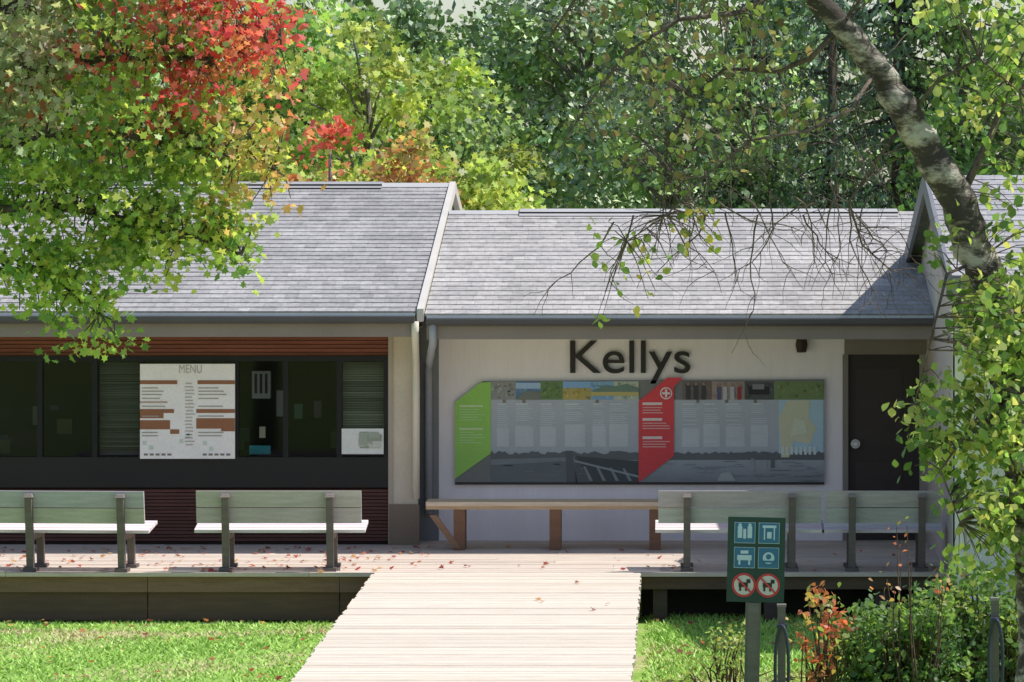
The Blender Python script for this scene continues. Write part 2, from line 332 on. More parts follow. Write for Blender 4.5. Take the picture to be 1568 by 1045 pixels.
nv=np.stack([(vs[:,0]-w0)/(w1-w0)*tw+X(873,RW), RW-.03-vs[:,2], vs[:,1]*sy+zt],1)
me.vertices.foreach_set('co',nv.astype(np.float32).ravel()); me.update(); me.materials.clear(); me.materials.append(mat('black_letter',(.03,.025,.024),.5,3,.1))
o=bpy.data.objects.new('wall_lettering',me); scn.collection.objects.link(o)
# ---------------------------------------------------------------- mural / interpretive panel
mu=MB(); D0=RW-.05
def ply(pts,col,lay,m=0,dd=D0,o=mu): 
    y=dd-.004*lay; o.face([(X(a,RW),y,Z(c,RW)) for a,c in pts],col,m)
def rc(a,c,e,f,col,lay,dd=D0,o=mu): ply([(a,f),(e,f),(e,c),(a,c)],col,lay,0,dd,o)
outl=[(697,742),(1262,742),(1262,581),(740,584),(697,616)]
mu.prism([(X(a,RW),D0,Z(c,RW)) for a,c in outl],[(X(a,RW),RW-.001,Z(c,RW)) for a,c in outl],(.2,.2,.2))
yy=612.
while yy<738:
    t=(yy-612)/126.; k=(.50-.06*t if t<.6 else .464-.6*(t-.6)); k=max(k,.2)
    rc(752,yy,1262,min(yy+3.5,738),(k*.95,k,k*1.12),1); yy+=3.5
rc(697,738,1262,742,(.03,.03,.035),1)
strip=[(752,790,(.32,.32,.32)),(790,828,(.15,.25,.42)),(828,862,(.16,.26,.1)),(862,905,(.5,.4,.13)),(905,940,(.25,.42,.62)),(940,978,(.5,.55,.45)),(1045,1090,(.18,.14,.13)),(1090,1140,(.38,.29,.27)),(1140,1185,(.10,.10,.11)),(1185,1262,(.2,.27,.11))]
for a,c,col in strip:
    rc(a,584,c,612,col,1.4)
    for k in range(46):
        x=random.uniform(a,c-4); yy=random.uniform(585,608); ww=random.uniform(1.5,5); hh=random.uniform(1.5,5); t=random.uniform(.6,1.5)
        hue=random.choice([(1,1,1),(1,.85,.7),(.8,.9,1.1),(.9,1.05,.8)])
        rc(x,yy,min(x+ww,c),min(yy+hh,612),tuple(min(.8,col[i]*t*hue[i]) for i in range(3)),2+ (k%9)*.2)
rc(862,584,905,594,(.26,.46,.75),4); rc(905,600,978,606,(.55,.46,.18),4); rc(790,586,828,595,(.4,.56,.78),4); ply([(790,612),(805,598),(828,600),(828,612)],(.2,.22,.2),4.1)
ply([(905,600),(925,590),(940,592),(960,588),(978,594),(978,600)],(.16,.25,.2),4.2)
for x in (1098,1107,1118,1129): rc(x,592,x+6,612,random.choice([(.5,.04,.04),(.5,.5,.55),(.35,.03,.05),(.1,.1,.2)]),4.2); rc(x+1,587,x+5,592,(.35,.22,.16),4.2)
for x in (1050,1062,1074): rc(x,590,x+7,612,(.05,.05,.06),4.2); rc(x+2,586,x+5,590,(.4,.26,.2),4.2)
rc(1146,592,1178,604,(.02,.02,.025),4.2); rc(1152,588,1170,596,(.25,.25,.28),4.4)
for x in (770,800,912,1066,1110,1154): rc(x,612,x+5,617,(.24,.2,.18),2)
for x,wd in ((762,18),(790,27),(828,24),(866,30),(908,20),(934,28),(1045,26),(1078,24),(1112,28),(1150,26)):
    yy=622; rc(x,yy-4,x+wd*.7,yy-2.5,(.72,.75,.8),2)
    rc(x-1,652+random.uniform(-4,6),x+wd,684,(.55,.58,.63),1.6)
    while yy<680:
        if random.random()<.85: rc(x,yy,x+wd*random.uniform(.7,1),yy+1.3,(.60,.63,.69),2)
        yy+=3.
rc(1192,612,1260,700,(.46,.64,.76),2); ply([(1196,700),(1192,640),(1205,613),(1240,613),(1238,640),(1250,655),(1240,680),(1215,675),(1208,700)],(.65,.64,.46),3)
ply([(1210,668),(1216,640),(1232,645),(1236,662)],(.7,.72,.56),4)
for k in range(8): rc(1196+k*7,684,1200+k*7,696,(.7,.75,.75),4)
tp=[]; x=1262
while x>752: tp.append((x,random.uniform(690,696))); x-=random.uniform(3,7)
ply([(752,704),(1262,704)]+tp+[(752,692)],(.13,.14,.155),2.2)
ply([(752,703),(870,700),(980,705),(980,738),(752,738)],(.22,.24,.265),2.5)
ply([(752,712),(860,706),(980,716),(980,738),(752,738)],(.15,.165,.18),2.7)
for a,c,e,f in ((866,690,880,738),(880,700,905,738)): ply([(a,c),(e-4,c),(e+4,f),(a+2,f)],(.10,.11,.125),3)
ply([(882,698),(978,706),(978,738),(905,738)],(.06,.07,.08),3.4)
for k in range(4): ply([(893+k*20,714+k),(897+k*20,714+k),(908+k*20,736),(903+k*20,736)],(.24,.26,.29),3.8)
ply([(880,704),(978,728),(978,731),(880,707)],(.3,.32,.36),4)
for k in range(50):
    x=random.uniform(756,1250); yy=random.uniform(706,736); t=random.uniform(.8,1.3); rc(x,yy,min(x+random.uniform(8,35),976 if x<976 else 1262),yy+1.,(.19*t,.205*t,.225*t),3.1)
ply([(1098,736),(1104,724),(1118,722),(1126,736)],(.4,.41,.43),4); rc(1150,702,1155,720,(.34,.35,.37),4); rc(1166,704,1174,716,(.36,.37,.39),4); rc(1180,702,1186,716,(.14,.14,.15),4)
ply([(697,733),(697,616),(735,586),(752,585),(752,694)],(.33,.62,.12),3)
ply([(978,738),(978,614),(1022,578),(1046,578),(1032,592),(1032,698)],(.75,.06,.075),5)
for y0 in (620,655): 
    rc(704,y0,740,y0+3,(.6,.75,.45),4)
    for k in range(5): rc(704,y0+6+k*4,704+random.uniform(20,40),y0+7.3+k*4,(.5,.72,.35),4)
for y0 in (616,640,668):
    rc(984,y0,1014,y0+4,(.85,.7,.7),6)
    for k in range(3): rc(984,y0+7+k*4,984+random.uniform(25,42),y0+8.6+k*4,(.8,.42,.42),6)
cx,cz=X(1020,RW),Z(602,RW)
for r_,cc,l_ in ((.065,(.85,.8,.8),.026),(.053,(.75,.06,.075),.029)):
    mu.face([(cx+math.cos(a)*r_,D0-l_,cz+math.sin(a)*r_) for a in np.linspace(0,2*math.pi,24,endpoint=False)],cc)
rc(1014,600.5,1026,603.5,(.85,.8,.8),8); rc(1018.5,596,1021.5,608,(.85,.8,.8),8.3)
mu.obj('information_mural',[M_matte])
# menu board on the window
mn=MB(); D1=LW-.09
mn.box(X(216,LW),X(361,LW),D1,D1+.03,Z(702,LW),Z(557,LW),(.90,.85,.84))
def rl(a,c,e,f,col,lay=1): 
    y=D1-.003*lay; mn.face([(X(a,LW),y,Z(f,LW)),(X(e,LW),y,Z(f,LW)),(X(e,LW),y,Z(c,LW)),(X(a,LW),y,Z(c,LW))],col)
BR=(.31,.125,.06)
rl(216,582,273,588,BR); rl(304,582,361,588,BR); rl(216,614,258,617,(.5,.38,.3)); 
rl(216,626,268,632,BR); rl(216,632,252,640,BR); rl(216,643,262,657,BR); rl(302,626,361,632,BR); rl(302,640,361,656,BR); rl(262,657,276,664,BR);rl(340,656,361,660,BR)
for (xa,xb) in ((219,256),(305,352)):
    for yy in (593,598,603,609,621,636,661,666):
        rl(xa,yy,xa+(xb-xa)*random.uniform(.6,1),yy+1.6,(.4,.35,.31),2)
for yy in np.arange(586,684,5.2): rl(286+random.uniform(-2,1),yy,297+random.uniform(-2,3),yy+1.8,(.5,.44,.40),2)
for i,(xa,yy) in enumerate(((220,675),(230,682),(312,675),(322,684),(276,672),(286,664))): rl(xa,yy,xa+6,yy+6,(.6,.68,.6),2)
for xa in range(222,354,9): 
    if abs(xa-288)>22: rl(xa,694,xa+6,697,(.2,.18,.16),2)
tm=textmesh('MENU',.13)
for p in tm.polygons: mn.face([(tm.vertices[i].co.x*.7+X(275,LW),D1-.006,tm.vertices[i].co.y+Z(571,LW)) for i in p.vertices],(.5,.45,.42))
mn.obj('menu_board',[M_matte])
mn=MB(); D1=LW-.07
mn.box(X(524,LW),X(588,LW),D1,D1+.015,Z(695,LW),Z(656,LW),(.74,.74,.71))
for k in range(16): rl(548+random.uniform(0,22),660+random.uniform(0,26),560+random.uniform(0,26),664+random.uniform(0,26),random.choice([(.36,.40,.32),(.55,.56,.5),(.3,.33,.27)]),1+k*.3)
mn.obj('window_notice',[M_matte])
# ---------------------------------------------------------------- wall bench
wb=MB(); y0,y1=RW-1.25,RW-.8; zt=Z(769,y0)
WD=(.50,.36,.23)
xa,xb=X(652,y0),X(1045,y0)
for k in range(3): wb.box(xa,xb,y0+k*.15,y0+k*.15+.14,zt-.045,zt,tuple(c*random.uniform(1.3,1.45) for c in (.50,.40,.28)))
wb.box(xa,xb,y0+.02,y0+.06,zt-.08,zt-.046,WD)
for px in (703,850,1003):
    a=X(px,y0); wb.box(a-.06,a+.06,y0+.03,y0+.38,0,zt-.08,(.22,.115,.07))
a=X(660,y0)
wb.prism([(a-.02,y0+.02,zt-.14),(a+.06,y0+.02,zt-.14),(X(706,y0),y0+.02,.02),(X(695,y0),y0+.02,.02)],[(a-.02,y0+.06,zt-.14),(a+.06,y0+.06,zt-.14),(X(706,y0),y0+.06,.02),(X(695,y0),y0+.06,.02)],(.27,.16,.10))
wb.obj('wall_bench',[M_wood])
# ---------------------------------------------------------------- park benches
def bench(px0,px1,d,pp,rot=0.,shade=1.):
    x0,x1=X(px0,d),X(px1,d); cx=(x0+x1)/2; hl=(x1-x0)/2
    e=empty('park_bench',(cx,d,0)); e.rotation_euler=(0,0,rot)
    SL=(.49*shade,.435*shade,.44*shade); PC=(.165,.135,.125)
    s=MB()
    for (za,zb,yo) in ((.475,.628,.05),(.636,.80,.02)):
        s.prism([(-hl,yo,za),(hl,yo,za),(hl,yo+.04,za),(-hl,yo+.04,za)],[(-hl,yo-.03,zb),(hl,yo-.03,zb),(hl,yo+.012,zb),(-hl,yo+.012,zb)],tuple(c*random.uniform(.9,1.08) for c in SL))
    s.obj('backrest',[M_wood],e)
    s=MB()
    for k in range(4):
        ya=.12+k*.115; za=.375+k*.016
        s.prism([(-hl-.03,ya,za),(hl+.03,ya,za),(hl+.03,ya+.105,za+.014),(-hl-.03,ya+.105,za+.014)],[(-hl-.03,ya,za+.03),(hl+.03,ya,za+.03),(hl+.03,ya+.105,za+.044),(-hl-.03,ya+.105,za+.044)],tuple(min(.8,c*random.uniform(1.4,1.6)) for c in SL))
    s.obj('seat',[M_wood],e)
    for i,px in enumerate(pp):
        lx=X(px,d)-cx; s=MB(); wv=.034
        s.prism([(lx-wv,.03,0),(lx+wv,.03,0),(lx+wv,.12,0),(lx-wv,.12,0)],[(lx-wv,-.07,.74),(lx+wv,-.07,.74),(lx+wv,.0,.74),(lx-wv,.0,.74)],PC)
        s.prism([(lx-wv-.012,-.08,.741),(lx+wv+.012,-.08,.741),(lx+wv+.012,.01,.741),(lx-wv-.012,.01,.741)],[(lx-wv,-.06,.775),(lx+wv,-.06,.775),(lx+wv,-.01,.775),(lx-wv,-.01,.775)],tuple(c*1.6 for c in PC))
        s.prism([(lx-wv,.50,0),(lx+wv,.50,0),(lx+wv,.58,0),(lx-wv,.58,0)],[(lx-wv,.46,.375),(lx+wv,.46,.375),(lx+wv,.54,.375),(lx-wv,.54,.375)],PC)
        s.box(lx-wv+.003,lx+wv-.003,.10,.56,.31,.373,PC)
        s.box(lx-wv-.03,lx+wv+.03,-.01,.16,0.003,.035,tuple(c*.8 for c in PC))
        s.box(lx-wv-.03,lx+wv+.03,.46,.62,0.003,.035,tuple(c*.8 for c in PC))
        s.obj('leg',[M_wood],e)
    return e
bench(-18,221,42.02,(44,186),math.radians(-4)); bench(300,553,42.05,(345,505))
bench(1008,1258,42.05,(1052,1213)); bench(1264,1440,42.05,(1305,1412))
# ---------------------------------------------------------------- park sign
d=33.3; sg=empty('park_rules_sign',(X(1154,d),d,0)); sg.rotation_euler=(0,math.radians(1.2),0)
s=MB(); sc=d/F
def sx(px): return (px-1154)*sc
def sz(py): return Z(py,d)
s.box(sx(1110),sx(1198),-.02,0.,sz(922),sz(792),(.022,.055,.048))
def q(a,c,e,f,col,l=1): 
    y=-.02-.003*l; s.face([(sx(a),y,sz(f)),(sx(e),y,sz(f)),(sx(e),y,sz(c)),(sx(a),y,sz(c))],col)
def circ(px,py,r,col,l): s.face([(sx(px)+math.cos(a)*r*sc,-.02-.003*l,sz(py)+math.sin(a)*r*sc) for a in np.linspace(0,6.2832,28,endpoint=False)],col)
WH=(.40,.54,.66); BL=(.035,.14,.27)
for (cx,cy) in ((1136,816),(1173,816),(1136,854),(1173,854)):
    q(cx-16,cy-16,cx+16,cy+16,WH,1); q(cx-15.2,cy-15.2,cx+15.2,cy+15.2,BL,2)
q(1125,806,1132,824,WH,3); circ(1128.5,804,2.6,WH,3.3); q(1133.5,810,1138,825,WH,3); q(1140,806,1147,824,WH,3); circ(1143.5,804,2.6,WH,3.3)
q(1163,804,1184,808,WH,3); q(1165,808,1167,826,WH,3); q(1180,808,1182,826,WH,3); q(1170,814,1177,824,WH,3)
q(1125,850,1147,858,WH,3); q(1127,858,1130,865,WH,3); q(1142,858,1145,865,WH,3); q(1130,843,1142,848,WH,3)
circ(1173,854,9,WH,3); circ(1173,852,4,BL,3.5); q(1164,858,1182,861,BL,3.7)
for cx in (1136,1173):
    circ(cx,896,18.5,(.5,.05,.055),1); circ(cx,896,15,(.52,.52,.52),2)
    q(cx-8,892,cx+6,899,(.03,.03,.03),3); q(cx-7,899,cx-4,905,(.03,.03,.03),3); q(cx+2,899,cx+5,905,(.03,.03,.03),3); q(cx+4,887,cx+10,893,(.03,.03,.03),3.2)
    p=[(cx-12,886),(cx-10,884),(cx+12,906),(cx+10,908)]; s.face([(sx(a),-.034,sz(c)) for a,c in p],(.5,.05,.055))
s.obj('sign_panel',[M_paint],sg)
s=MB(); s.box(sx(1140),sx(1163),.002,.09,GZ-.1,sz(800),(.17,.165,.15)); s.box(sx(1143),sx(1160),-.018,.001,GZ,sz(923),(.15,.145,.135)); s.obj('post',[M_wood],sg)
# ---------------------------------------------------------------- bike racks
for px,top in ((1197,930),(1524,920)):
    d=33.0; e=empty('bike_rack',(X(px,d),d,GZ)); s=MB(); h=Z(top,d)-GZ
    s.box(-.030,.030,0,.07,0,h,(.13,.12,.115)); s.box(-.036,.036,-.006,.076,h,h+.02,(.2,.19,.18)); s.obj('post',[M_wood],e)
    s=MB(); n=28; pts=[]
    for k in range(n+1):
        a=2*math.pi*k/n; pts.append((.052*math.cos(a),-.05-.03*math.cos(a),h-.46+.32*math.sin(a)))
    s.tube(pts,[.014]*(n+1),7,(.03,.04,.06),0,False); s.box(-.04,.04,-.04,-.002,h-.16,h-.13,(.05,.06,.08)); s.obj('hoop',[M_paint],e)
# ---------------------------------------------------------------- fallen leaves
n=480; x=rng.uniform(-8,2.6,n); y=rng.uniform(41.95,44.8,n); k=(rng.random(n)<np.where(x<-2.5,1,.18)); x=x[k];y=y[k]
x=np.append(x,rng.uniform(-2.9,-.4,5)); y=np.append(y,rng.uniform(36,42,5)); z=np.full(len(x),.012)
ng=120; xg=rng.uniform(-7.5,-3.1,ng); yg=rng.uniform(36,41.8,ng); xg=np.append(xg,rng.uniform(-.2,1.2,40)); yg=np.append(yg,rng.uniform(38,42.4,40)); 
x=np.append(x,xg);y=np.append(y,yg);z=np.append(z,np.full(len(xg),GZ+.05)); n=len(x)
pal=np.array([(.42,.08,.07),(.4,.15,.09),(.5,.3,.15),(.38,.1,.09)]); col=pal[rng.integers(0,4,n)]*rng.uniform(.7,1.3,(n,1))
leaves('fallen_leaves',np.stack([x,y,z],1),rng.uniform(.04,.08,n),col,MAPLE,M_leaf,None,3.)
# ---------------------------------------------------------------- foliage helpers
def walk(p,dirv,L,n,wig,grav):
    pts=[Vector(p)]; v=Vector(dirv).normalized()
    for i in range(n):
        v=(v+Vector((random.gauss(0,wig),random.gauss(0,wig),random.gauss(0,wig)-grav))).normalized(); pts.append(pts[-1]+v*L/n)
    return pts
def jit(col,n,a=.3): return np.array(col)[None,:]*rng.uniform(1-a,1+a,(n,1))*rng.uniform(.93,1.07,(n,3))
# ---------------------------------------------------------------- background trees
def decid(name,px,d,top,rad,base,palette,nclump,per,ls,shape=RHOMB,mt=None,trunkc=(.2,.18,.15),flat=.55,sig=.25):
    tx=X(px,d); e=empty(name,(tx,d,GZ)); hgt=top-GZ
    s=MB(); tp=[(0,0,-.1),(random.uniform(-.1,.1),0,hgt*.3),(random.uniform(-.2,.2),.1,hgt*.6),(random.uniform(-.2,.2),0,hgt*.92)]
    s.tube(tp,[.16,.12,.06,.02],8,trunkc)
    cz=(base-GZ+hgt)/2; rz=(hgt-(base-GZ))/2
    C=[]
    while len(C)<nclump:
        v=rng.uniform(-1,1,3); r=np.linalg.norm(v)
        if r>1 or r<.4: continue
        taper=1-.35*max(0,v[2])
        C.append((v[0]*rad*taper*rng.uniform(.85,1.2),v[1]*rad*taper,cz+v[2]*rz))
    C=np.array(C)
    for c in C[::2]:
        zb=max(hgt*.25,c[2]-rng.uniform(.5,1.4)); m=Vector((c[0]*.45,c[1]*.45,(zb+c[2])/2+.1)); s.tube([(0,0,zb),m,tuple(c)],[.035,.02,.006],5,trunkc)
    s.obj('trunk',[M_bark],e)
    cen=[];col=[];
    for c in C:
        m=int(per*rng.uniform(.5,1.4)); sg_=sig*rng.uniform(.6,1.3)
        p=rng.normal(size=(m,3))*np.array([sg_,sg_,sg_*flat])+c; p[:,2]-=.35*(((p[:,:2]-c[:2])**2).sum(1))/sg_*.5
        b=np.array(palette[rng.integers(0,len(palette))])*rng.uniform(.65,1.35); cen.append(p); col.append(jit(b,m,.4))
    cen=np.vstack(cen); col=np.vstack(col); n=len(cen)
    leaves('foliage',cen,rng.uniform(.6,1.35,n)*ls,col,shape,mt or M_needle,e,.3)
def conifer(name,px,d,top,rad,pal,nb=120,per=60):
    tx=X(px,d); e=empty(name,(tx,d,GZ)); h=top-GZ; s=MB(); s.tube([(0,0,-.1),(0,0,h)],[.17,.015],8,(.09,.07,.055))
    cen=[];col=[]
    for i in range(nb):
        t=random.uniform(.12,1)**.9; z=h*t; L=rad*(1-t)**.8*random.uniform(.6,1.25)+.1; a=random.uniform(0,6.28)
        end=(math.cos(a)*L,math.sin(a)*L,z-L*.3); s.tube([(0,0,z),(end[0]*.5,end[1]*.5,z-L*.08),end],[.025,.015,.005],4,(.09,.07,.055))
        m=int(per*(L/rad+.3)); u=rng.uniform(.15,1.05,m); p=np.stack([u*end[0],u*end[1],z-L*.3*u**1.6],1)+rng.normal(size=(m,3))*np.array([.12,.12,.07])
        p[:,2]-=np.abs(rng.normal(0,.08,m)); cen.append(p); col.append(jit(np.array(pal[random.randrange(len(pal))])*random.uniform(.7,1.35),m,.35))
    s.obj('trunk',[M_bark],e); cen=np.vstack(cen); col=np.vstack(col)
    leaves('foliage',cen,rng.uniform(.1,.2,len(cen)),col,RHOMB*np.array([.45,1]),M_needle,e,.1,.6)
YG=[(.42,.52,.14),(.50,.56,.17),(.34,.47,.13)]; MG=[(.28,.42,.14),(.36,.50,.17),(.22,.35,.12)]; GG=[(.34,.44,.25),(.27,.37,.20),(.43,.52,.32)]
DG=[(.15,.24,.11),(.18,.27,.13),(.11,.18,.09)]; CN=[(.09,.14,.095),(.13,.19,.13),(.18,.26,.17)]
decid('maple_tree',560,57,6.3,1.6,1.5,YG,80,110,.11,MAPLE,M_leafd)
decid('maple_tree',465,60,7.0,1.5,2.0,YG[2:]+MG,80,100,.115,MAPLE,M_leafd)
decid('maple_tree',655,62,6.2,1.3,2.0,MG[1:2]+YG+GG,75,110,.11,MAPLE,M_leafd)
decid('young_maple_tree',745,55,4.35,.65,2.0,YG,32,95,.11,MAPLE,M_leafd)
decid('birch_tree',790,66,7.2,1.7,2.0,GG+MG,95,105,.12)
decid('birch_tree',640,69,7.0,1.6,3.0,GG+GG+MG,80,95,.13)
decid('deciduous_tree',900,64,8.0,1.6,2.0,MG+GG,100,105,.13)
decid('deciduous_tree',1030,60,7.0,1.6,1.8,GG+MG+DG,90,105,.12)
decid('deciduous_tree',330,62,8.8,2.1,2.,MG+GG,90,95,.14)
decid('deciduous_tree',150,60,8.6,2.2,2.,MG+YG,85,90,.14)
decid('deciduous_tree',-30,61,8.6,2.2,2.,MG,80,80,.14)
decid('deciduous_tree',1480,60,8.8,1.7,2.,MG+YG[2:],90,95,.13)
decid('deciduous_tree',1640,59,8.8,2.1,2.,MG,80,90,.13)
decid('deciduous_tree',1190,72,7.2,1.5,3.,MG+DG+GG,80,95,.14)
decid('red_maple_tree',500,54.5,4.7,.42,3.,[(.66,.13,.11),(.6,.2,.11),(.44,.48,.14)],16,50,.10,MAPLE,M_leafd)
decid('red_maple_tree',620,54.5,4.6,.38,3.,[(.58,.27,.13),(.48,.38,.13),(.44,.48,.14)],16,50,.10,MAPLE,M_leafd)
conifer('spruce_tree',1150,61,6.8,1.5,GG[1:2]+CN); conifer('spruce_tree',1275,63,8.6,1.9,CN); conifer('spruce_tree',1375,60,9.0,1.6,CN); conifer('spruce_tree',970,69,8.6,1.9,CN+DG)
conifer('spruce_tree',860,70,8.8,1.6,CN+DG)
cen=[];col=[]
for i in range(560):
    x=rng.uniform(-17,13); y=rng.uniform(76,90); topz=6.0+.7*math.sin(x*.9)+.7*math.sin(x*2.3+1)+.4*math.sin(x*5.1)+(y-76)*.05
    z=rng.uniform(.5,topz); m=50; cen.append(rng.normal(size=(m,3))*np.array([.55,.6,.35])+np.array([x,y,z])); col.append(jit(np.array((DG+MG+GG)[rng.integers(0,9)])*.6,m,.35))
cen=np.vstack(cen);col=np.vstack(col); leaves('distant_woodland',cen,rng.uniform(.18,.38,len(cen)),col,RHOMB,M_needle,None,.3)
# ---------------------------------------------------------------- foreground trees
def circles(cs,d,dens,dspread):
    out=[]
    for (px,py,r) in cs:
        rm=r*d/F; n=max(2,int(dens*(r/50.)**2))
        for i in range(n):
            while True:
                v=rng.uniform(-1,1,3)
                if np.linalg.norm(v)<1: break
            out.append((X(px,d)+v[0]*rm,d+v[1]*dspread*max(rm,.25)*1.5,Z(py,d)+v[2]*rm))
    return np.array(out)
d=30.; e=empty('maple_tree',(0,0,0)); s=MB(); tx=X(-230,d)
tr=[(tx,d,GZ-.1),(tx+.05,d,1.5),(tx+.1,d+.05,3.),(tx+.25,d,4.6),(tx+.2,d,6.5)]
s.tube(tr,[.2,.17,.15,.11,.05],10,(.12,.1,.085))
limbs=[[(tx+.1,d,2.6),P(-60,420,d),P(60,410,d),P(150,480,d)],[(tx+.12,d,3.),P(-40,320,d),P(120,320,d),P(260,350,d),P(370,390,d)],[(tx+.15,d,3.4),P(-50,230,d),P(150,200,d),P(320,230,d),P(420,260,d)],
 [(tx+.2,d,4.),P(-40,130,d),P(160,90,d),P(320,90,d),P(430,60,d)],[(tx+.25,d,4.6),P(0,20,d),P(150,-60,d),P(300,-120,d)]]
lp=[]
for l in limbs:
    n=len(l); s.tube(l,[.045*(1-i/(n-1))**1.3+.006 for i in range(n)],6,(.12,.1,.085))
    for i in range(n-1):
        for t in np.linspace(0,1,6): lp.append(Vector(l[i]).lerp(Vector(l[i+1]),t))
cs=[(50,50,110),(190,50,110),(320,60,95),(405,50,48),(420,110,30),(60,210,110),(200,190,110),(320,190,95),(400,230,48),(432,285,24),(60,320,85),(190,320,85),(290,320,70),(365,320,42),(350,385,36),(270,390,38),(180,400,40),(60,400,55),(110,400,55),(230,350,60),(330,345,50),(120,450,44),(150,495,40),(185,520,26),(120,535,18),(60,470,34),(10,440,34),
    (-110,50,120),(-110,230,120),(-110,400,90),(100,-110,120),(300,-110,110),(-110,-110,120)]
C=circles(cs,d,17,1.1)
cen=[];col=[]
for c in C:
    p0=min(lp,key=lambda q:(q-Vector(c)).length_squared); mid=(p0+Vector(c))/2+Vector((random.gauss(0,.04),random.gauss(0,.04),.05)); s.tube([p0,mid,tuple(c)],[.009,.006,.003],4,(.13,.11,.09),0,False)
    m=int(rng.uniform(8,19)); p=rng.normal(size=(m,3))*np.array([.10,.10,.07])+c
    px=VX+c[0]*F/c[1]; py=VY+(H-c[2])*F/c[1]
    redp=0.
    if py<215: redp=.9*(1-max(0,(py-130)/85.)) if px>250 else (.35*(px>90) if py<120 else .1)
    redp*= (0.75+.4*math.sin(px*.031+py*.04))
    if rng.random()<redp: b=random.choice([(.7,.10,.12),(.74,.17,.17),(.55,.07,.09),(.66,.25,.15)])
    elif px>330 and py<340: b=random.choice([(.55,.47,.18),(.5,.54,.15),(.6,.38,.17)])
    elif px<110 and py<210: b=random.choice([(.50,.50,.36),(.36,.42,.24),(.5,.43,.35)])
    else: b=random.choice([(.32,.46,.11),(.44,.55,.14),(.16,.28,.08),(.54,.60,.18),(.34,.46,.12),(.21,.34,.1)])
    cen.append(p); col.append(jit(b,m,.3))
cen=np.vstack(cen);col=np.vstack(col)
s.obj('trunk_and_limbs',[M_bark],e); leaves('foliage',cen,rng.uniform(.042,.085,len(cen)),col,MAPLE,M_leaf,e,.35,.2)
# birch on the right
d=28.; e=empty('birch_tree',(0,0,0)); s=MB(); k=d/F
tp=[(1600,1250,d),(1596,1000,d),(1584,800,d),(1562,640,d),(1530,500,d),(1498,400,d),(1468,310,d),(1430,245,d),(1390,180,d),(1345,105,d),(1290,40,d),(1225,-30,d),(1150,-90,d)]
rp=[40,38,36,34,32,30,28,26,24,21,18,15,11]
P3=[P(a,c,dd) for a,c,dd in tp]
q=[];rr=[]
for i in range(len(P3)-1):
    for t in (0,.25,.5,.75): q.append(Vector(P3[i]).lerp(Vector(P3[i+1]),t)+Vector((random.gauss(0,.014),random.gauss(0,.012),random.gauss(0,.008)))); rr.append((rp[i]*(1-t)+rp[i+1]*t)*k*random.uniform(.9,1.12))
s.tube(q,rr,14); s.obj('trunk',[birchmat()],e)
s=MB(); BC=(.13,.10,.085); anchors=[]
def limb(pp,r0,r1,dd=d):
    l=[Vector(P(a,c,dd+o)) for a,c,o in pp]; n=len(l); s.tube(l,[r0+(r1-r0)*i/(n-1) for i in range(n)],6,BC)
    for i in range(n-1):
        for t in np.linspace(0,1,7): anchors.append(l[i].lerp(l[i+1],t))
limb([(1290,40,0),(1240,90,.1),(1190,110,.2),(1110,105,.3),(1060,150,.3),(1020,240,.2),(1015,330,.2)],.022,.005)
limb([(1225,-30,0),(1130,20,-.2),(1040,30,-.3),(960,80,-.3),(900,160,-.2),(850,240,-.2)],.022,.004)
limb([(1345,105,0),(1300,170,-.3),(1240,200,-.4),(1150,215,-.4),(1080,270,-.4),(1020,330,-.3),(960,370,-.3)],.014,.004)
limb([(1390,180,0),(1340,250,.2),(1300,310,.3),(1320,375,.3),(1365,415,.3)],.014,.004)
limb([(1150,-90,0),(1000,-80,0),(900,-30,0),(840,60,0)],.03,.006)
limb([(1468,310,0),(1520,200,.2),(1550,120,.3),(1600,20,.3)],.03,.008)
limb([(1496,400,0),(1450,420,-.2),(1425,520,-.3),(1400,620,-.3)],.014,.004)
limb([(1520,500,0),(1590,480,.2),(1600,600,.2),(1560,760,.2)],.025,.006)
limb([(1560,640,0),(1490,650,-.2),(1440,720,-.25),(1470,800,-.2)],.014,.004)
limb([(1390,180,0),(1440,120,-.1),(1500,90,-.2),(1560,140,-.2)],.016,.004)
for (px,py) in ((1110,325),(1140,300),(1180,290),(1215,300),(1250,310),(1300,320),(1310,330),(1270,280),(1080,330),(1050,300),(1020,330),(970,330),(940,340),(1200,240),(1340,300),(1000,230),(1120,230),(1280,300),(1230,330),(1160,330),(1090,300)):
    w0=walk(P(px,py,d+random.uniform(-.3,.3)),(random.uniform(-.6,.6),random.uniform(-.2,.2),-.7),random.uniform(.5,1.0),9,.24,.07); s.tube(w0,[.0065-.005*i/9 for i in range(10)],4,BC,0,False)
    for j in (2,3,5,6,7):
        w1=walk(w0[j],(random.uniform(-1,1),0,-.6),random.uniform(.12,.4),5,.25,.1); s.tube(w1,[.0035-.0004*i for i in range(6)],3,BC,0,False)
for i in range(170):
    p0=random.choice(anchors[:160]); w0=walk(p0,(random.uniform(-1,1),random.uniform(-.5,.5),random.uniform(-.9,.5)),random.uniform(.25,.7),6,.22,.06); s.tube(w0,[.0045-.0006*i for i in range(7)],3,BC,0,False)
    w1=walk(w0[3],(random.uniform(-1,1),0,random.uniform(-.9,.3)),random.uniform(.15,.3),4,.25,.06); s.tube(w1,[.0025]*5,3,BC,0,False)
cen=[];col=[]
